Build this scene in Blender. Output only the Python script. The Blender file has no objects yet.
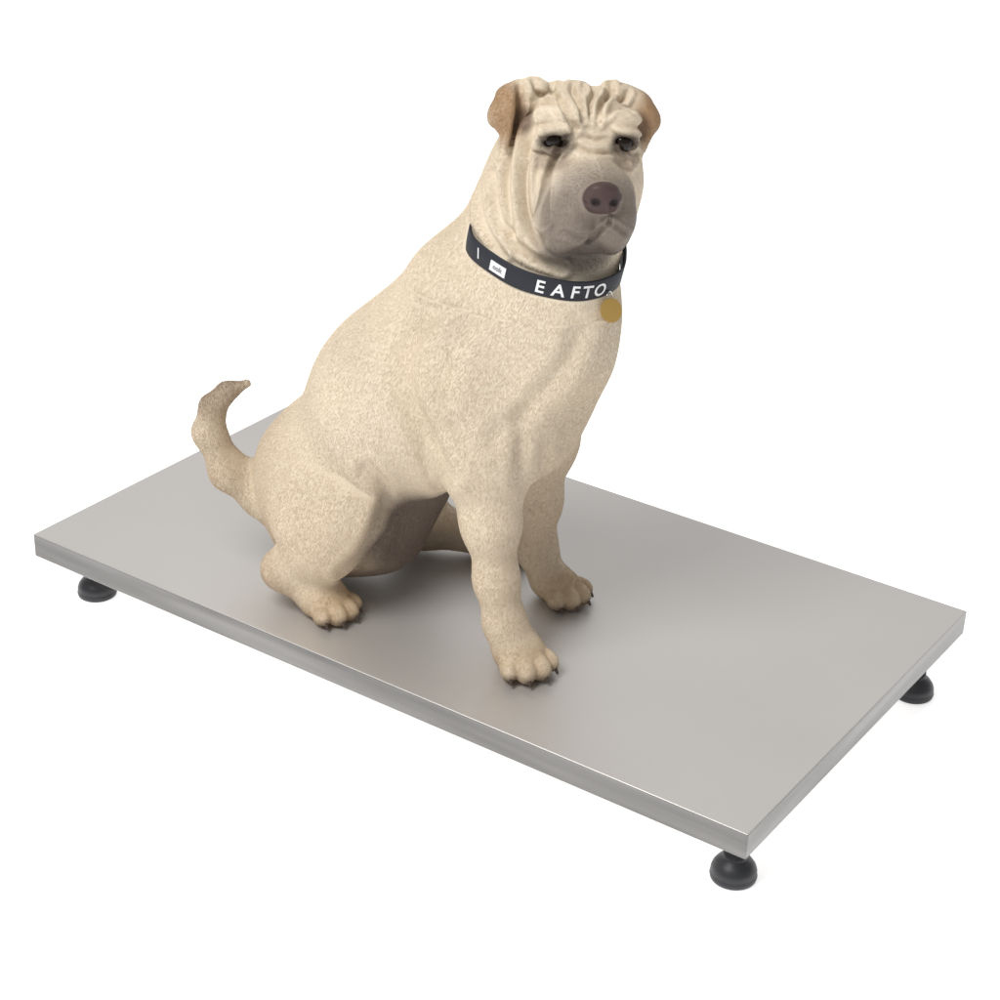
import bpy, numpy as np, math
from mathutils import Matrix, Vector
rng=np.random.default_rng(7)
scene=bpy.context.scene
col=bpy.context.collection
scene.view_settings.view_transform='Standard'; scene.view_settings.look='None'; scene.view_settings.exposure=0
def link(o,parent=None):
    col.objects.link(o)
    if parent is not None: o.parent=parent
    return o
def V(*a): return np.array(a,dtype=float)
def unit(a): a=np.array(a,float); return a/np.linalg.norm(a)

# ------------------------------------------------------------ materials
def new_mat(name):
    m=bpy.data.materials.new(name); m.use_nodes=True
    nt=m.node_tree; return m,nt,nt.nodes['Principled BSDF']
def simple(name,c,rough=.5,metal=0,**kw):
    m,nt,b=new_mat(name)
    b.inputs['Base Color'].default_value=(*c,1); b.inputs['Roughness'].default_value=rough; b.inputs['Metallic'].default_value=metal
    for k,v in kw.items(): b.inputs[k].default_value=v
    return m

# ------------------------------------------------------------ camera
f_px=1960.1
cam_pos=V(-.07785,-2.05312,1.29049)
upc=unit([.03159,.88640,.46184]); X=unit(V(1,0,0)-upc*upc[0]); Yc=np.cross(upc,X)
R=np.array([X,Yc,upc])
cd=bpy.data.cameras.new('camera'); cam=link(bpy.data.objects.new('camera',cd))
cam.matrix_world=Matrix([list(R[i])+[cam_pos[i]] for i in range(3)]+[[0,0,0,1]])
cd.sensor_width=36; cd.lens=f_px/1000*36; cd.clip_end=200; cd.clip_start=.05
scene.camera=cam

# ------------------------------------------------------------ platform scale
U=V(-.8205,.5714,0); W=V(.5714,.8205,0); B0=V(.2311,-.3422,0)
L,WD,TH=1.10,.598,.034; FOOTH=.054
base_z=-(TH+FOOTH)
plat=bpy.data.objects.new('pet_scale',None); plat.location=Vector(B0+U*L/2+W*WD/2+V(0,0,base_z)); plat.rotation_euler=(0,0,math.atan2(W[1],W[0]))
plat.empty_display_size=.1
link(plat)
plat['label']='flat stainless steel pet weighing platform on four black rubber feet'; plat['category']='scale'
def steel(name,base,rough,streak_axis,metal,low=.05,lowscale=(3,3,3)):
    m,nt,b=new_mat(name)
    tc=nt.nodes.new('ShaderNodeTexCoord'); mp=nt.nodes.new('ShaderNodeMapping')
    sc=[350,350,350]; sc[streak_axis]=3; mp.inputs['Scale'].default_value=sc
    nt.links.new(tc.outputs['Object'],mp.inputs['Vector'])
    n=nt.nodes.new('ShaderNodeTexNoise'); n.inputs['Scale'].default_value=1; n.inputs['Detail'].default_value=3
    nt.links.new(mp.outputs['Vector'],n.inputs['Vector'])
    mp2=nt.nodes.new('ShaderNodeMapping'); mp2.inputs['Scale'].default_value=lowscale; nt.links.new(tc.outputs['Object'],mp2.inputs['Vector'])
    n2=nt.nodes.new('ShaderNodeTexNoise'); n2.inputs['Scale'].default_value=1; nt.links.new(mp2.outputs['Vector'],n2.inputs['Vector'])
    r=nt.nodes.new('ShaderNodeMapRange'); r.inputs['To Min'].default_value=.97; r.inputs['To Max'].default_value=1.03
    nt.links.new(n.outputs['Fac'],r.inputs['Value'])
    r2=nt.nodes.new('ShaderNodeMapRange'); r2.inputs['From Min'].default_value=.3; r2.inputs['From Max'].default_value=.7; r2.inputs['To Min'].default_value=1-low; r2.inputs['To Max'].default_value=1+low
    nt.links.new(n2.outputs['Fac'],r2.inputs['Value'])
    mu=nt.nodes.new('ShaderNodeMath'); mu.operation='MULTIPLY'
    nt.links.new(r.outputs['Result'],mu.inputs[0]); nt.links.new(r2.outputs['Result'],mu.inputs[1])
    mx=nt.nodes.new('ShaderNodeVectorMath'); mx.operation='SCALE'; mx.inputs[0].default_value=base
    nt.links.new(mu.outputs[0],mx.inputs['Scale']); nt.links.new(mx.outputs[0],b.inputs['Base Color'])
    b.inputs['Metallic'].default_value=metal
    r3=nt.nodes.new('ShaderNodeMapRange'); r3.inputs['To Min'].default_value=rough-.05; r3.inputs['To Max'].default_value=rough+.07
    nt.links.new(n.outputs['Fac'],r3.inputs['Value']); nt.links.new(r3.outputs['Result'],b.inputs['Roughness'])
    bp=nt.nodes.new('ShaderNodeBump'); bp.inputs['Strength'].default_value=.04; bp.inputs['Distance'].default_value=.001
    nt.links.new(n.outputs['Fac'],bp.inputs['Height']); nt.links.new(bp.outputs['Normal'],b.inputs['Normal'])
    return m
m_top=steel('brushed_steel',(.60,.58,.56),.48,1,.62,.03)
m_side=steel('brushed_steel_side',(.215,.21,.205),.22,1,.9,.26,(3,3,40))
import bmesh
def box(name,cx,cy,cz,sx,sy,sz,bev,mat,parent,seg=3):
    bm=bmesh.new(); bmesh.ops.create_cube(bm,size=1)
    for v in bm.verts: v.co=Vector((v.co.x*sx,v.co.y*sy,v.co.z*sz))
    if bev: bmesh.ops.bevel(bm,geom=bm.edges[:],offset=bev,segments=seg,profile=.5,affect='EDGES')
    me=bpy.data.meshes.new(name); bm.to_mesh(me); bm.free(); me.materials.append(mat)
    o=bpy.data.objects.new(name,me); o.location=(cx,cy,cz); link(o,parent)
    for p in me.polygons: p.use_smooth=False
    return o
deck=box('deck',0,0,-base_z-TH/2,WD,L,TH,.0016,m_top,plat)
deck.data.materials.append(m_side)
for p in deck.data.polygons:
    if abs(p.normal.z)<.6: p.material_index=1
    if p.area<.001: p.use_smooth=True
rubber=simple('black_rubber',(.022,.023,.027),.42)
def lathe(name,prof,mat,parent,loc,n=48):
    vs=[];fs=[]
    for (r,z) in prof:
        for i in range(n):
            a=2*math.pi*i/n; vs.append((r*math.cos(a),r*math.sin(a),z))
    for j in range(len(prof)-1):
        for i in range(n):
            i2=(i+1)%n; fs.append((j*n+i,j*n+i2,(j+1)*n+i2,(j+1)*n+i))
    me=bpy.data.meshes.new(name); me.from_pydata(vs,[],fs); me.materials.append(mat)
    for p in me.polygons:p.use_smooth=True
    o=bpy.data.objects.new(name,me); o.location=loc; return link(o,parent)
fp=[(.0001,.0),(.024,.0),(.0262,.0015),(.0270,.005),(.0262,.008),(.0255,.0095),(.0262,.0115),(.0245,.017),(.020,.0235),(.0145,.028),(.0135,.0295),(.0135,.036),(.0001,.036)]
rod=[(.0062,.034),(.0062,.0555)]
m_zinc=simple('zinc_bolt',(.5,.5,.5),.35,1)
for (x,y) in [(-WD/2+.030,-L/2+.0265),(-WD/2+.043,L/2-.071),(WD/2-.096,-L/2+.022),(WD/2-.07,L/2-.07)]:
    ft=lathe('foot',fp,rubber,plat,(x,y,0))
    lathe('bolt',rod,m_zinc,ft,(0,0,0),20)

# ------------------------------------------------------------ floor + light
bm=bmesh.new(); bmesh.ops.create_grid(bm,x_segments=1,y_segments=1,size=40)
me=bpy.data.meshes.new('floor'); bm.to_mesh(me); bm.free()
mf,nt,b=new_mat('white_floor_glow'); b.inputs['Base Color'].default_value=(.9,.9,.9,1); b.inputs['Roughness'].default_value=.9
b.inputs['Emission Color'].default_value=(1,1,1,1); b.inputs['Emission Strength'].default_value=.62  # glow added to keep the floor pure white and wash out shadows
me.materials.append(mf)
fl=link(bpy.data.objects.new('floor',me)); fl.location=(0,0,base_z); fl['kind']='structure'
w=bpy.data.worlds.new('World'); scene.world=w; w.use_nodes=True
wn=w.node_tree; bg=wn.nodes['Background']; bg.inputs[0].default_value=(1,1,1,1)
tc=wn.nodes.new('ShaderNodeTexCoord'); sp=wn.nodes.new('ShaderNodeSeparateXYZ'); mr=wn.nodes.new('ShaderNodeMapRange')
wn.links.new(tc.outputs['Generated'],sp.inputs[0]); wn.links.new(sp.outputs['Y'],mr.inputs['Value'])
mr.inputs['From Min'].default_value=.1; mr.inputs['From Max'].default_value=.9; mr.inputs['To Min'].default_value=.33; mr.inputs['To Max'].default_value=.95
wn.links.new(mr.outputs['Result'],bg.inputs[1])
def area(name,loc,target,size,energy,c=(1,1,1)):
    l=bpy.data.lights.new(name,'AREA'); l.size=size; l.energy=energy; l.color=c
    o=link(bpy.data.objects.new(name,l)); o.location=loc
    o.rotation_euler=(Vector(target)-Vector(loc)).to_track_quat('-Z','Y').to_euler(); return o
area('softbox',(-1.35,-1.3,3.0),(-.1,.1,.3),1.4,98,(1,.99,.97))

# ------------------------------------------------------------ dog: distance field sculpt
h=.0019
lo=V(-.46,-.10,-.012); hi=V(.16,.37,.74)
n3=np.ceil((hi-lo)/h).astype(int)+1
ax=[lo[i]+h*np.arange(n3[i]) for i in range(3)]
D=np.full(n3,1.0,dtype=np.float32)
def region(pmin,pmax):
    s=[]
    for i in range(3):
        a=max(0,int((pmin[i]-lo[i])/h)-1); b_=min(n3[i],int((pmax[i]-lo[i])/h)+3)
        s.append(slice(a,b_))
    g=np.meshgrid(*[ax[i][s[i]].astype(np.float32) for i in range(3)],indexing='ij')
    return tuple(s),g
def blend(s,d,k):
    a=D[s]
    if k>0:
        hh=np.maximum(k-np.abs(a-d),0)/k
        D[s]=np.minimum(a,d)-hh*hh*k/4
    else: D[s]=np.minimum(a,d)
def carve(s,d,k):
    a=D[s]; nd=-d
    hh=np.maximum(k-np.abs(a-nd),0)/k
    D[s]=np.maximum(a,nd)+hh*hh*k/4
def cone(a,b,ra,rb,k=.03):
    a=np.array(a,float);b=np.array(b,float); m=max(ra,rb)+k+3*h
    s,g=region(np.minimum(a,b)-m,np.maximum(a,b)+m)
    ab=b-a; L2=ab@ab
    p=[g[i]-a[i] for i in range(3)]
    t=np.clip((p[0]*ab[0]+p[1]*ab[1]+p[2]*ab[2])/L2,0,1)
    d=np.sqrt(sum((p[i]-t*ab[i])**2 for i in range(3)))-(ra+t*(rb-ra))
    blend(s,d.astype(np.float32),k)
def chain(pts,k=.03):
    for (a,ra),(b,rb) in zip(pts[:-1],pts[1:]): cone(a,b,ra,rb,k)
def ell(c,r,F=None,k=.03,sub=False):
    c=np.array(c,float); r=np.array(r,float); F=np.eye(3) if F is None else F
    m=max(r)+k+3*h
    s,g=region(c-m,c+m)
    p=[g[i]-c[i] for i in range(3)]
    q=[p[0]*F[j][0]+p[1]*F[j][1]+p[2]*F[j][2] for j in range(3)]
    k0=np.sqrt(sum((q[j]/r[j])**2 for j in range(3))); k1=np.sqrt(sum((q[j]/r[j]**2)**2 for j in range(3)))+1e-6
    d=(k0*(k0-1)/k1).astype(np.float32)
    (carve if sub else blend)(s,d,k)

# trunk
chain([((-.262,.200,.082),.076),((-.258,.195,.150),.088),((-.157,.150,.282),.104),((-.045,.095,.365),.112)],.05)
cone((-.157,.150,.282),(-.088,.118,.420),.104,.082,.05)
ell((.012,.045,.412),(.074,.072,.085),k=.05)
ell((-.026,.075,.300),(.072,.083,.085),k=.05)
cone((-.060,.110,.44),(-.010,.110,.535),.078,.075,.045)
cone((.0,.065,.47),(.006,.075,.56),.082,.077,.04)
# near fore leg (dog's right)
chain([((-.085,.038,.360),.070),((-.066,.014,.280),.047),((-.054,-.004,.194),.0305),((-.045,-.010,.118),.0215),((-.033,-.014,.060),.0205),((-.018,-.020,.030),.023)],.03)
cone((-.105,.06,.24),(-.062,.02,.27),.02,.04,.04)
# far fore leg (dog's left)
chain([((.0,.115,.33),.064),((.006,.142,.235),.042),((.006,.158,.140),.026),((.007,.165,.070),.0215),((.022,.158,.032),.022)],.03)
# near hind leg
ell((-.262,.113,.135),(.068,.055,.072),k=.022)
chain([((-.275,.148,.16),.06),((-.226,.092,.155),.044),((-.262,.102,.095),.040),((-.315,.118,.052),.024),((-.268,.100,.028),.025)],.018)
# far hind leg
chain([((-.235,.24,.12),.07),((-.165,.262,.140),.050),((-.150,.27,.045),.032),((-.06,.262,.028),.024)],.03)
cone((-.20,.190,.085),(-.165,.180,.15),.068,.06,.03)
# tail
chain([((-.300,.205,.100),.043),((-.345,.212,.112),.031),((-.390,.20,.148),.0225),((-.414,.20,.203),.0180),((-.408,.20,.238),.0135),((-.390,.20,.260),.0090),((-.364,.20,.272),.005)],.018)

# paws
claws=[]
def paw(c,d,sc=1.0):
    d=unit([d[0],d[1],0]); l=V(-d[1],d[0],0); F=[d,l,V(0,0,1)]
    c=np.array(c,float)
    ell(c,(.032*sc,.029*sc,.022*sc),F,.02)
    for lat,fw,r in [(-.024,.016,.0125),(-.009,.027,.0145),(.009,.027,.0145),(.024,.016,.0125)]:
        dd=unit(d+l*lat*14); 
        t=c+(d*fw+l*lat)*sc; t[2]=.0165*sc
        ell(t,(.019*sc,r*.88*sc,r*1.10*sc),[dd,V(-dd[1],dd[0],0),V(0,0,1)],.003)
        cl0=t+dd*.011*sc; cl0[2]=.013; cl1=t+dd*.0205*sc; cl1[2]=.006
        claws.append((cl0,cl1,t,dd))
paw((-.012,-.021,.022),(.45,-.89),1.04); paw((.038,.150,.021),(.72,-.69),.98); paw((-.258,.096,.021),(.72,-.69),.98); paw((-.04,.258,.021),(.9,-.3),.95)

# head frame
Hc=V(.022,.098,.622)
fh=unit([.22,-.97,.02]); s0=unit([.975,.22,-.07]); sh=unit(s0-fh*(s0@fh)); th=np.cross(fh,sh)
if th[2]<0: th=-th
HF=[sh,fh,th]
def hp(s,f,t): return Hc+sh*s+fh*f+th*t
def hell(c,r,k=.02,rot=None,sub=False):
    F=HF if rot is None else rot
    ell(hp(*c),r,F,k,sub)
hell((0,-.005,.002),(.072,.080,.070),.04)
hell((0,.035,.016),(.060,.043,.048),.03)
for sg in (-1,1):
    hell((sg*.046,.012,-.040),(.036,.050,.050),.03)      # cheek
    hell((sg*.020,.102,-.020),(.027,.036,.027),.010)      # upper lip
    hell((sg*.023,.106,-.044),(.028,.042,.035),.008)      # pad
    hell((sg*.028,.092,-.064),(.022,.038,.028),.008)      # flew
    hell((sg*.034,.060,.052),(.026,.018,.012),.010)       # brow
    hell((sg*.045,.060,.002),(.019,.017,.008),.008)       # pouch under eye
cone(hp(0,.03,-.004),hp(0,.112,-.016),.034,.030,.016)
hell((0,.086,-.074),(.027,.032,.019),.008)
hell((0,-.0,-.075),(.058,.06,.05),.04)
# nose leather
hell((0,.144,-.014),(.0225,.014,.0170),.004)
hell((0,.148,-.002),(.016,.009,.007),.004)
for sg in (-1,1):
    hell((sg*.0110,.159,-.015),(.0056,.0065,.0045),.003,sub=True)
    hell((sg*.0205,.150,-.019),(.0038,.007,.0026),.003,sub=True)
# eye sockets
EY=[(-.040,.069,.029),(.040,.069,.029)]
for e in EY:
    sg=np.sign(e[0]); ca_,sa_=math.cos(.22*-sg),math.sin(.22*-sg)
    A1=sh*ca_+th*sa_; T1=-sh*sa_+th*ca_
    hell((e[0],e[1]-.006,e[2]),(.020,.016,.015),.010)
    ell(hp(e[0],e[1]+.006,e[2]+.0125),(.019,.011,.006),[A1,fh,T1],.004)
    ell(hp(e[0],e[1]+.010,e[2]-.001),(.0132,.0105,.0070),[A1,fh,T1],.003,True)
# ears: folded triangular flaps
def ear(sg):
    o=.0 if sg<0 else -.008
    for (c,r,ang) in [((sg*(.064+o),.006,.066),(.029,.019,.010),-sg*.25),((sg*(.086+o),.018,.048),(.013,.017,.024),sg*.55)]:
        ca,sa=math.cos(ang),math.sin(ang)
        A1=sh*ca+th*sa; T1=-sh*sa+th*ca
        ell(hp(*c),r,[A1,fh,T1],.008)
    cone(hp(sg*(.088+o),.026,.040),hp(sg*(.083+o),.036,.012),.012,.004,.01)
    cone(hp(sg*(.060+o),.012,.055),hp(sg*(.078+o),.022,.035),.014,.012,.008)
ear(-1); ear(1)

# keep feet on the steel
zz=ax[2][None,None,:].astype(np.float32)
D=np.maximum(D,(-zz+.0006).astype(np.float32))

def surface_nets(D):
    ins=D<0
    c=ins[:-1,:-1,:-1].astype(np.int8)
    for dx in (0,1):
        for dy in (0,1):
            for dz in (0,1):
                if dx+dy+dz: c=c+ins[dx:ins.shape[0]-1+dx,dy:ins.shape[1]-1+dy,dz:ins.shape[2]-1+dz]
    act=(c>0)&(c<8)
    I=np.argwhere(act); idx=np.full(act.shape,-1,np.int32); idx[act]=np.arange(len(I))
    cv={}
    for dx in (0,1):
        for dy in (0,1):
            for dz in (0,1): cv[dx,dy,dz]=D[I[:,0]+dx,I[:,1]+dy,I[:,2]+dz]
    acc=np.zeros((len(I),3)); cnt=np.zeros(len(I))
    for a in cv:
        for i in range(3):
            if a[i]==0:
                b=list(a); b[i]=1; b=tuple(b)
                va,vb=cv[a],cv[b]; m=(va<0)!=(vb<0)
                t=np.where(m,va/np.where(m,va-vb,1),0)
                p=np.tile(np.array(a,float),(len(I),1)); p[:,i]+=t
                acc+=p*m[:,None]; cnt+=m
    P=lo+h*(I+acc/cnt[:,None])
    quads=[]
    for i in range(3):
        sl0=[slice(None)]*3; sl1=[slice(None)]*3; sl0[i]=slice(0,-1); sl1[i]=slice(1,None)
        e=ins[tuple(sl0)]!=ins[tuple(sl1)]
        E=np.argwhere(e); j,k=(i+1)%3,(i+2)%3
        ok=(E[:,j]>0)&(E[:,k]>0)&(E[:,j]<D.shape[j]-1)&(E[:,k]<D.shape[k]-1); E=E[ok]
        def cell(dj,dk):
            q=E.copy(); q[:,j]-=dj; q[:,k]-=dk; return idx[q[:,0],q[:,1],q[:,2]]
        q=np.stack([cell(1,1),cell(0,1),cell(0,0),cell(1,0)],1)
        flip=~ins[E[:,0],E[:,1],E[:,2]]
        q[flip]=q[flip][:,::-1]
        quads.append(q)
    return P,np.concatenate(quads)
P,Q=surface_nets(D)
def normals(P):
    a=P[Q[:,2]]-P[Q[:,0]]; b=P[Q[:,3]]-P[Q[:,1]]; fn=np.cross(a,b)
    N=np.zeros_like(P)
    for i in range(4):
        for k in range(3): N[:,k]+=np.bincount(Q[:,i],fn[:,k],len(P))
    return N/(np.linalg.norm(N,axis=1,keepdims=True)+1e-12)
def smooth(P,it,lam=.5):
    e=np.concatenate([Q[:,[0,1]],Q[:,[1,2]],Q[:,[2,3]],Q[:,[3,0]]])
    deg=np.bincount(e[:,0],minlength=len(P))+np.bincount(e[:,1],minlength=len(P))
    for _ in range(it):
        S=np.stack([np.bincount(e[:,0],P[e[:,1],k],len(P))+np.bincount(e[:,1],P[e[:,0],k],len(P)) for k in range(3)],1)/deg[:,None]
        P=P+lam*(S-P)
    return P
P=smooth(P,3)
P[:,2]=np.maximum(P[:,2],.0006)

# sculpt strokes: wrinkles pressed in along a chosen direction
eu=unit([.9995,0,.0316]); ev=unit([-.028,.462,.8864]); ew=np.cross(eu,ev)
def seg_dist(p,line):
    best=np.full(len(p),1e9)
    for a,b in zip(line[:-1],line[1:]):
        a=np.array(a,float);b=np.array(b,float);ab=b-a
        t=np.clip(((p-a)@ab)/(ab@ab),0,1)
        best=np.minimum(best,np.linalg.norm(p-(a+t[:,None]*ab),axis=1))
    return best
def smoothline(l):
    l=[np.array(p,float) for p in l]
    for _ in range(2):
        n=[l[0]]
        for a,b in zip(l[:-1],l[1:]): n+= [a*.75+b*.25,a*.25+b*.75]
        n.append(l[-1]); l=n
    return l
def strokes(P,origin,scale,lines,zmin=-1,zmax=9,ridge=.6):
    N=normals(P); p2=np.stack([(P-origin)@eu,(P-origin)@ev],1)*scale
    face=np.clip((N@ew)*2.5,0,1)*((P[:,2]>zmin)&(P[:,2]<zmax))
    disp=np.zeros(len(P)); cav=np.zeros(len(P))
    for l,wd,dp in lines:
        l=smoothline(l); A=np.array(l)
        bb=(p2[:,0]>A[:,0].min()-4*wd)&(p2[:,0]<A[:,0].max()+4*wd)&(p2[:,1]>A[:,1].min()-4*wd)&(p2[:,1]<A[:,1].max()+4*wd)
        i=np.where(bb)[0]
        dd=seg_dist(p2[i],l)
        e=np.minimum(np.linalg.norm(p2[i]-A[0],axis=1),np.linalg.norm(p2[i]-A[-1],axis=1)); tp=np.clip(.35+e/(5*wd),0,1)
        g=-dp*np.exp(-(dd/wd)**2)+ridge*dp*np.exp(-((dd-2.1*wd)/(wd*1.1))**2)
        disp[i]+=g*tp
    return P+N*(disp*face)[:,None]
# head plane units about the skull centre (x right, y up)
hs=[([(-16,58),(-20,44),(-10,30),(-6,14),(2,4)],2.8,.005),([(4,60),(-1,46),(6,32),(8,14)],2.6,.0045),([(20,62),(24,46),(16,30),(17,14)],2.6,.0045),([(40,56),(38,42),(28,30),(24,12)],2.8,.005),
 ([(-36,54),(-34,44),(-22,38),(-14,42)],2.8,.0045),([(56,48),(50,38),(42,36),(34,42)],2.6,.0045),
 ([(-38,26),(-28,30),(-16,28),(-4,18)],2.8,.0038),([(32,18),(42,27),(54,27),(64,20)],2.6,.0038),
 ([(-50,46),(-52,16),(-60,-20),(-64,-50),(-56,-90)],3.4,.007),([(-36,8),(-43,-16),(-46,-46),(-42,-80),(-30,-100)],3.4,.007),
 ([(-30,-8),(-20,-13),(-8,-8)],2.0,.003),([(48,-12),(58,-14),(66,-10)],2,.003),([(-34,-14),(-24,-20),(-12,-20)],2.2,.003),
 ([(-8,-10),(-18,-26),(-24,-50),(-25,-84)],3.2,.007),
 ([(60,-16),(68,-36),(68,-60)],2.6,.004),
 ([(4,-14),(20,-20),(42,-16)],2.4,.0035),([(8,-2),(20,-6),(34,-4)],2.2,.0025),
 ([(36,-72),(35,-82),(34,-90)],1.6,.002),([(34,-88),(24,-97),(8,-103),(-10,-98)],2.2,.0028),([(36,-88),(48,-97),(62,-98)],2.2,.0028),
 ([(-74,-30),(-72,-70),(-50,-108),(-10,-124)],3.8,.007),([(-88,-40),(-88,-76),(-66,-110)],3.6,.005)]
P=strokes(P,Hc,884,hs,zmin=.50,ridge=.7)
bs=[([(-84,50),(-108,20),(-110,-20),(-92,-60),(-70,-104)],9,.010),([(-30,50),(-60,20),(-70,-30)],8,.0025),([(60,40),(50,0),(10,-40),(-20,-70)],8,.0035),([(95,30),(70,-30),(40,-70)],7,.0025),
    ([(-170,-60),(-140,-110),(-100,-130)],8,.004),([(8,-50),(4,-80),(6,-110)],7,.005),([(24,-60),(26,-100),(24,-130)],6,.003),
    ([(-150,-100),(-136,-112),(-133,-128),(-150,-178),(-178,-207)],6,.006)]
Bc=V(-.03,.05,.37)
P=strokes(P,Bc,840,bs,zmin=.05,zmax=.455)
N=normals(P)

# ---- coat colours (pigment, plus shading low on the body) ----
CREAM=V(.67,.58,.455)
def lerp(c,t,cc): return c+(np.array(cc)-c)*t[:,None]
def ss(x,a,b):
    t=np.clip((x-a)/(b-a),0,1); return t*t*(3-2*t)
def vnoise(P,sc,seed):
    r=np.random.default_rng(seed); o=np.zeros(len(P))
    for _ in range(6):
        k=unit(r.normal(size=3))*sc*r.uniform(.6,1.6); o+=np.sin(P@k+r.uniform(0,6.28))
    return o/6
def coat(P):
    c=np.tile(CREAM,(len(P),1))
    n=vnoise(P,45,1); c=c*(1+.07*n)[:,None]
    n2=vnoise(P,25,2); c=lerp(c,.35*np.clip(n2+.1,0,1),(.52,.40,.27))
    c=lerp(c,.40*(1-ss(P[:,2],.08,.32)),(.52,.39,.26))  # brownish legs, with shading of the lower flanks mixed into the colour
    q=P-Hc; s,f,t=q@sh,q@fh,q@th
    def blob(cc,r,colr,st,e0=.55,e1=1.15):
        nonlocal c
        d=np.sqrt(((s-cc[0])/r[0])**2+((f-cc[1])/r[1])**2+((t-cc[2])/r[2])**2)
        c=lerp(c,st*(1-ss(d,e0,e1)),colr)
    def wb(cc,r,colr,st):
        nonlocal c
        d=np.sqrt(sum(((P[:,i]-cc[i])/r[i])**2 for i in range(3)))
        c=lerp(c,st*(1-ss(d,.5,1.15)),colr)
    blob((0,.118,-.048),(.066,.074,.064),(.175,.142,.12),.92,.74,1.1)
    blob((0,.115,-.012),(.042,.06,.030),(.27,.22,.18),.5,.7,1.2)
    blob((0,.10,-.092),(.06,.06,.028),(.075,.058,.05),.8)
    for sg in (-1,1):
        blob((sg*.040,.080,.028),(.022,.03,.016),(.065,.045,.034),.92)
        blob((sg*.040,.078,.008),(.026,.03,.014),(.28,.21,.16),.6)
        blob((sg*.084,.018,.042),(.026,.05,.042),(.32,.19,.095),.9)
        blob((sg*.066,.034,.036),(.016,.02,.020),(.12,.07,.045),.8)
    blob((0,.151,-.013),(.0245,.022,.0205),(.070,.044,.041),1.0,.90,1.02)
    for sg in (-1,1): blob((sg*.0110,.159,-.015),(.0072,.009,.006),(.012,.007,.007),1,.7,1.1)
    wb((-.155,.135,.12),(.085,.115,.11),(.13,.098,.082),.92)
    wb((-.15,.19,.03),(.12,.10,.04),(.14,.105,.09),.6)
    wb((-.40,.20,.26),(.05,.06,.05),(.25,.175,.12),.75)
    wb((-.40,.20,.17),(.05,.06,.09),(.48,.38,.27),.6)
    for pc in [(-.008,-.026,.012),(.046,.147,.012),(-.250,.090,.012),(-.03,.25,.012)]:
        wb(pc,(.045,.045,.040),(.45,.31,.17),.7)
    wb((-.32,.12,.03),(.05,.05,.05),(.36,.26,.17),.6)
    for a,b,tt,dd in claws:
        m=np.linalg.norm(P-(tt+dd*.014-V(0,0,.008)),axis=1); c=lerp(c,.6*(1-ss(m,.004,.014)),(.08,.05,.035))
    return np.clip(c,0,1)
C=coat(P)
me=bpy.data.meshes.new('dog')
me.vertices.add(len(P)); me.vertices.foreach_set('co',P.astype(np.float32).ravel())
me.loops.add(len(Q)*4); me.loops.foreach_set('vertex_index',Q.astype(np.int32).ravel())
me.polygons.add(len(Q)); me.polygons.foreach_set('loop_start',np.arange(0,len(Q)*4,4,dtype=np.int32))
me.update(calc_edges=True); me.validate()
me.polygons.foreach_set('use_smooth',np.ones(len(me.polygons),dtype=bool))
ca=me.color_attributes.new('tint','FLOAT_COLOR','POINT')
ca.data.foreach_set('color',np.concatenate([C,np.ones((len(C),1))],1).astype(np.float32).ravel())
md,nt,b=new_mat('dog_skin')
at=nt.nodes.new('ShaderNodeAttribute'); at.attribute_name='tint'
tc=nt.nodes.new('ShaderNodeTexCoord'); no=nt.nodes.new('ShaderNodeTexNoise'); no.inputs['Scale'].default_value=420; no.inputs['Detail'].default_value=3
nt.links.new(tc.outputs['Object'],no.inputs['Vector'])
mr=nt.nodes.new('ShaderNodeMapRange'); mr.inputs['To Min'].default_value=.92; mr.inputs['To Max'].default_value=1.06
nt.links.new(no.outputs['Fac'],mr.inputs['Value'])
vm=nt.nodes.new('ShaderNodeVectorMath'); vm.operation='SCALE'
nt.links.new(at.outputs['Color'],vm.inputs[0]); nt.links.new(mr.outputs['Result'],vm.inputs['Scale']); nt.links.new(vm.outputs[0],b.inputs['Base Color'])
b.inputs['Roughness'].default_value=.5; b.inputs['Specular IOR Level'].default_value=.25
bp=nt.nodes.new('ShaderNodeBump'); bp.inputs['Strength'].default_value=.15; bp.inputs['Distance'].default_value=.001
nt.links.new(no.outputs['Fac'],bp.inputs['Height']); nt.links.new(bp.outputs['Normal'],b.inputs['Normal'])
me.materials.append(md)
dog=link(bpy.data.objects.new('dog',me))
dog['label']='cream wrinkled dog sitting on the steel scale, wearing black collar'; dog['category']='dog'

# claws
m_claw=simple('claw_horn',(.07,.045,.035),.4)
def conemesh(name,a,b,r0,r1,mat,parent,n=10):
    a=np.array(a);b=np.array(b); d=unit(b-a); u=unit(np.cross(d,V(0,0,1)+.01)); v=np.cross(d,u)
    vs=[];fs=[]
    K=5
    for j in range(K+1):
        t=j/K; c=a+(b-a)*t+V(0,0,.003)*math.sin(t*math.pi); r=(r0+(r1-r0)*t**1.3)
        for i in range(n):
            an=2*math.pi*i/n; vs.append(tuple(c+(u*math.cos(an)+v*math.sin(an))*r))
    for j in range(K):
        for i in range(n): fs.append((j*n+i,j*n+(i+1)%n,(j+1)*n+(i+1)%n,(j+1)*n+i))
    fs.append(tuple(range(K*n,K*n+n)))
    m=bpy.data.meshes.new(name); m.from_pydata(vs,[],fs); m.materials.append(mat)
    for p in m.polygons:p.use_smooth=True
    return link(bpy.data.objects.new(name,m),parent)
for a,b_,t,dd in claws: conemesh('claw',a,b_,.0036,.0016,m_claw,dog)

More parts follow.
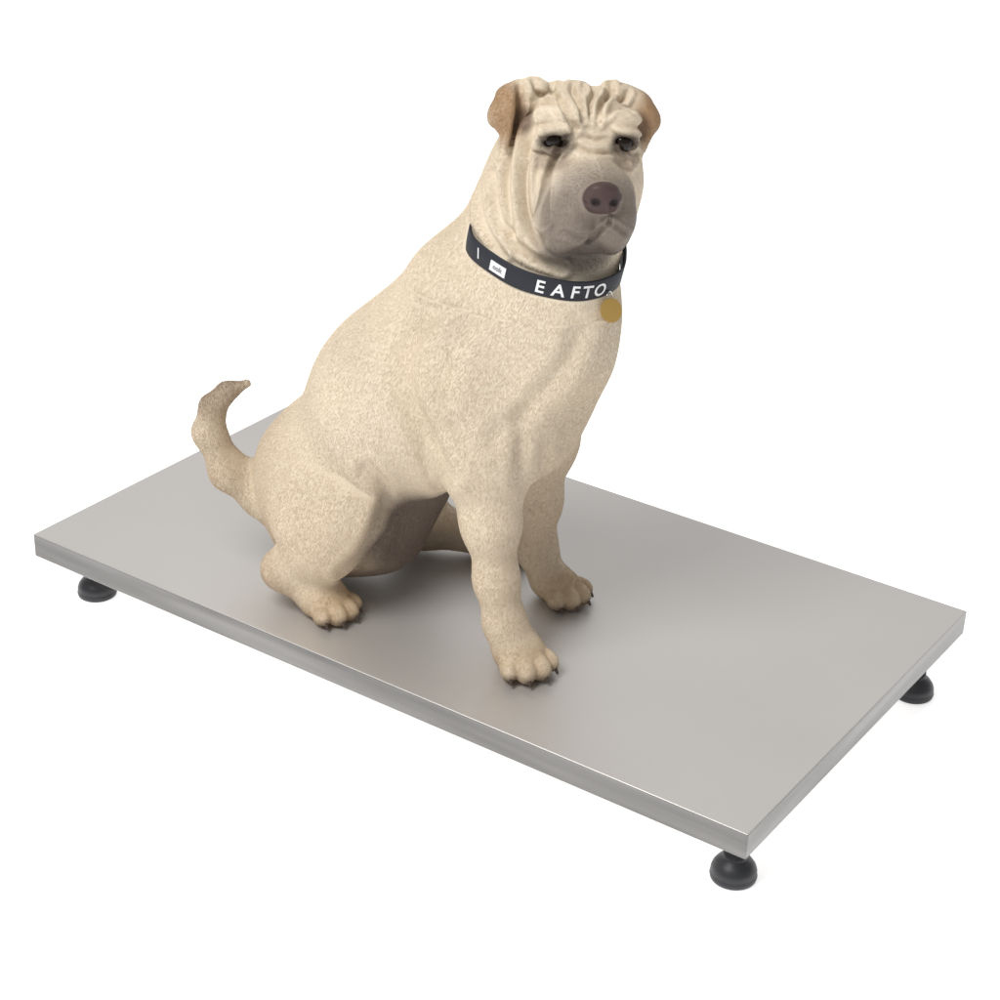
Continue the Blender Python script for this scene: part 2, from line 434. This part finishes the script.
# eyes
m_eye=simple('eye_dark_brown',(.014,.008,.006),.16); m_eye.node_tree.nodes['Principled BSDF'].inputs['Specular IOR Level'].default_value=.3
for e in EY:
    bm=bmesh.new(); bmesh.ops.create_uvsphere(bm,u_segments=32,v_segments=20,radius=.0125)
    m=bpy.data.meshes.new('eye'); bm.to_mesh(m); bm.free(); m.materials.append(m_eye)
    for p in m.polygons:p.use_smooth=True
    o=link(bpy.data.objects.new('eye',m),dog); o.location=Vector(hp(e[0],e[1]-.0025,e[2]-.002))

# ---- collar hugging the neck ----
cc=V(.008,.074,.512); cn=unit([.165,-.15,.97]); e1=unit(V(1,-.12,0)-cn*(V(1,-.12,0)@cn)); e2=-np.cross(cn,e1)
if e2[1]>0: e2=-e2
def sampleD(p):
    q=np.clip(np.round((p-lo)/h).astype(int),0,n3-1); return D[q[...,0],q[...,1],q[...,2]]
NT=240; th_=np.linspace(0,2*math.pi,NT,endpoint=False)
rad=[]
rs=np.arange(.04,.100,.0005)
for a in th_:
    dr=e1*math.cos(a)+e2*math.sin(a); best=.05
    for hh in (-.004,.010):
        dd=sampleD(cc+cn*hh+dr*rs[:,None]); o=np.where(dd>0)[0]; r=rs[o[0]] if len(o) else .092
        best=max(best,r)
    rad.append(best)
rad=np.array(rad); Fq=np.fft.rfft(rad); Fq[9:]=0; rad=np.fft.irfft(Fq,NT)+.0030
ring=np.array([cc+(e1*math.cos(a)+e2*math.sin(a))*r for a,r in zip(th_,rad)])
rn=np.array([unit(e1*math.cos(a)+e2*math.sin(a)) for a in th_])
HB=.0125; TB=.0022
prof=[(-HB,0),(-HB,TB*.7),(-HB+.001,TB),(HB-.001,TB),(HB,TB*.7),(HB,0)]
vs=[];fs=[];K=len(prof)
for i in range(NT):
    for (zz_,oo) in prof: vs.append(tuple(ring[i]+cn*zz_+rn[i]*oo))
for i in range(NT):
    for j in range(K): fs.append((i*K+j,i*K+(j+1)%K,((i+1)%NT)*K+(j+1)%K,((i+1)%NT)*K+j))
m=bpy.data.meshes.new('collar'); m.from_pydata(vs,[],fs)
mc,nt,b=new_mat('black_nylon'); b.inputs['Base Color'].default_value=(.008,.010,.018,1); b.inputs['Roughness'].default_value=.65
wv=nt.nodes.new('ShaderNodeTexNoise'); wv.inputs['Scale'].default_value=900; bp=nt.nodes.new('ShaderNodeBump'); bp.inputs['Strength'].default_value=.4; bp.inputs['Distance'].default_value=.0005
tc=nt.nodes.new('ShaderNodeTexCoord'); nt.links.new(tc.outputs['Object'],wv.inputs['Vector']); nt.links.new(wv.outputs['Fac'],bp.inputs['Height']); nt.links.new(bp.outputs['Normal'],b.inputs['Normal'])
m.materials.append(mc)
bm=bmesh.new(); bm.from_mesh(m); bmesh.ops.recalc_face_normals(bm,faces=bm.faces[:]); bm.to_mesh(m); bm.free()
for p in m.polygons:p.use_smooth=True
collar=link(bpy.data.objects.new('collar',m),dog)
ang=np.linspace(math.pi*1.1,-math.pi*.15,400)
def ringpt(a):
    a=a%(2*math.pi); x=a/(2*math.pi)*NT; i=int(x)%NT; j=(i+1)%NT; t=x-int(x)
    return ring[i]*(1-t)+ring[j]*t, unit(rn[i]*(1-t)+rn[j]*t)
rp=[ringpt(a) for a in ang]; rpos=np.array([p[0] for p in rp]); rnrm=np.array([p[1] for p in rp])
arc=np.concatenate([[0],np.cumsum(np.linalg.norm(np.diff(rpos,axis=0),axis=1))])
def arc_at_x(x):
    return arc[np.argmin(np.abs(rpos[:,0]-x)+ (rpos[:,1]>cc[1])*1)]
def onband(s,z,out):
    s=min(max(s,0),arc[-1]-1e-5); i=np.searchsorted(arc,s)-1; i=max(i,0); t=(s-arc[i])/(arc[i+1]-arc[i])
    return rpos[i]*(1-t)+rpos[i+1]*t+cn*z+(rnrm[i]*(1-t)+rnrm[i+1]*t)*(TB+out)
m_white=simple('white_print',(.78,.79,.80),.6)
def letter(ch,s,z,size,name='lettering',mat=m_white,parent=None,out=.0006):
    cu=bpy.data.curves.new('txt','FONT'); cu.body=ch; cu.size=size; cu.align_x='CENTER'; cu.offset=.0004
    to=bpy.data.objects.new('txt',cu); col.objects.link(to)
    bpy.context.view_layer.update()
    mm=bpy.data.meshes.new_from_object(to.evaluated_get(bpy.context.evaluated_depsgraph_get()))
    bpy.data.objects.remove(to)
    for v in mm.vertices: v.co=Vector(onband(s+v.co.x,z+v.co.y,out))
    mm.name=name; mm.materials.clear(); mm.materials.append(mat)
    return link(bpy.data.objects.new(name,mm),parent)
for ch,x in [('E',-.008),('A',.012),('F',.030),('T',.044),('O',.058)]:
    letter(ch,arc_at_x(x),-.0075,.0215,parent=collar)
def patch(s0_,s1_,z0,z1,out,name,mat,parent,n=10):
    vs=[];fs=[]
    for i in range(n+1):
        s=s0_+(s1_-s0_)*i/n
        for (z,o) in [(z0,-.0005),(z0,out),(z1,out),(z1,-.0005)]: vs.append(tuple(onband(s,z,o)))
    for i in range(n):
        for j in range(3): fs.append((i*4+j,i*4+j+1,i*4+j+5,i*4+j+4))
    fs.append((0,1,2,3)); fs.append((n*4+3,n*4+2,n*4+1,n*4))
    m=bpy.data.meshes.new(name); m.from_pydata(vs,[],fs); m.materials.append(mat)
    return link(bpy.data.objects.new(name,m),parent)
sa=arc_at_x(-.062); patch(sa,sa+.022,-.007,.005,.0012,'badge',m_white,collar)
m_ink=simple('grey_print',(.25,.25,.28),.6)
letter('ook',sa+.011,-.003,.008,name='badge_print',mat=m_ink,parent=collar,out=.0017)
letter('\\',arc_at_x(-.076),-.004,.016,parent=collar)
# tag
st=arc_at_x(.070); tp=onband(st,-.013,.002)
m_brass=simple('brass_tag',(.66,.43,.13),.33,.75); m_ring=simple('steel_ring',(.6,.6,.6),.25,1)
bpy.ops.mesh.primitive_torus_add(major_radius=.006,minor_radius=.0009,major_segments=32,minor_segments=8,location=tuple(tp+V(0,-.004,.001)),rotation=(math.radians(80),0,math.radians(60)))
o=bpy.context.object; o.name='ring'; o.data.materials.append(m_ring); o.parent=collar
bm=bmesh.new(); bmesh.ops.create_cone(bm,cap_ends=True,segments=40,radius1=.0125,radius2=.0125,depth=.0018)
bmesh.ops.bevel(bm,geom=[e for e in bm.edges if e.calc_face_angle(0)>1],offset=.0004,segments=2,affect='EDGES')
m=bpy.data.meshes.new('tag'); bm.to_mesh(m); bm.free(); m.materials.append(m_brass)
tag=link(bpy.data.objects.new('tag',m),collar); tag.location=Vector(tp+V(.002,-.017,-.010)); tag.rotation_euler=(math.radians(62),0,math.radians(14)); tag.scale=(1,1.1,1)

# ---- short bristly coat ----
NS=340000
tri=np.concatenate([Q[:,[0,1,2]],Q[:,[0,2,3]]])
A_=P[tri[:,0]];B_=P[tri[:,1]];C_=P[tri[:,2]]
ar=np.linalg.norm(np.cross(B_-A_,C_-A_),axis=1)
ar=ar*(1+1.0*(A_[:,2]>.55))
pick=rng.choice(len(tri),NS,p=ar/ar.sum())
r1=np.sqrt(rng.random(NS)); r2=rng.random(NS)
wA,wB,wC=(1-r1),r1*(1-r2),r1*r2
root=A_[pick]*wA[:,None]+B_[pick]*wB[:,None]+C_[pick]*wC[:,None]
nrm=N[tri[pick,0]]*wA[:,None]+N[tri[pick,1]]*wB[:,None]+N[tri[pick,2]]*wC[:,None]; nrm/=np.linalg.norm(nrm,axis=1,keepdims=True)
q=root-Hc; s_,f_,t_=q@sh,q@fh,q@th
keep=root[:,2]>.004
keep&=~((((s_)/.0240)**2+((f_-.150)/.022)**2+((t_+.013)/.0198)**2)<1.0)
for e in EY: keep&=~((((s_-e[0])/.0135)**2+((t_-e[2])/.0085)**2<1)&(f_>.05))
bz=(root-cc)@cn; rv=(root-cc)-bz[:,None]*cn; br=np.linalg.norm(rv,axis=1)
ra_=np.interp(np.arctan2(rv@e2,rv@e1)%(2*math.pi),th_,rad,period=2*math.pi)
keep&=~((np.abs(bz)<HB+.001)&(br<ra_+.004))
root=root[keep];nrm=nrm[keep];s_=s_[keep];f_=f_[keep];t_=t_[keep]; n=len(root)
flow=np.tile(V(-.35,.15,-1.0),(n,1))
headm=ss(root[:,2],.53,.57)[:,None]
hf=np.tile(-fh*.6-th*.5,(n,1))+sh*np.sign(s_)[:,None]*.4
flow=flow*(1-headm)+hf*headm
tailm=ss(-root[:,0],.345,.37)[:,None]*(root[:,2]>.08)[:,None]
flow=flow*(1-tailm)+V(.0,0,1)*tailm
fl_=vnoise(root,30,5); flow+=np.stack([.16*fl_,.1*vnoise(root,25,6),0*fl_],1)
flow+=rng.normal(size=(n,3))*.14
flow-=nrm*np.sum(flow*nrm,axis=1,keepdims=True); flow/=np.linalg.norm(flow,axis=1,keepdims=True)+1e-9
Ln=.0038*np.ones(n); Ln*=1-.40*ss(root[:,2],.53,.57)
mz=np.sqrt((s_/.07)**2+((f_-.10)/.07)**2+((t_+.06)/.07)**2); Ln*=1-.4*(1-ss(mz,.7,1.2))
Ln*=1-.25*(1-ss(root[:,2],.02,.12))
Ln*=rng.uniform(.7,1.25,n)
d1=flow*.96+nrm*.18; d2=flow*.99+nrm*.03
pts=np.stack([root-nrm*.0005,root+d1*Ln[:,None]*.45,root+(d1*.45+d2*.55)*Ln[:,None]],1)
pts[:,:,2]=np.maximum(pts[:,:,2],.0008)
hc=bpy.data.hair_curves.new('fur'); hc.add_curves([3]*n)
hc.attributes['position'].data.foreach_set('vector',pts.astype(np.float32).ravel()) if 'position' in hc.attributes else hc.position_data.foreach_set('vector',pts.astype(np.float32).ravel())
ra=hc.attributes.get('radius') or hc.attributes.new('radius','FLOAT','POINT')
hr=np.where(root[:,2]>.55,.72,1.0)
ra.data.foreach_set('value',(hr[:,None]*np.array([.00024,.00020,.00006])).ravel().astype(np.float32))
ta=hc.attributes.new('tint','FLOAT_COLOR','CURVE')
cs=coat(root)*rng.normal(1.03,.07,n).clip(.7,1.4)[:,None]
ta.data.foreach_set('color',np.concatenate([np.clip(cs,0,.95),np.ones((n,1))],1).astype(np.float32).ravel())
mh,nt,b=new_mat('fur_strands')
at=nt.nodes.new('ShaderNodeAttribute'); at.attribute_name='tint'; nt.links.new(at.outputs['Color'],b.inputs['Base Color'])
b.inputs['Roughness'].default_value=.6; b.inputs['Specular IOR Level'].default_value=.2
hc.materials.append(mh)
fur=link(bpy.data.objects.new('fur',hc),dog)
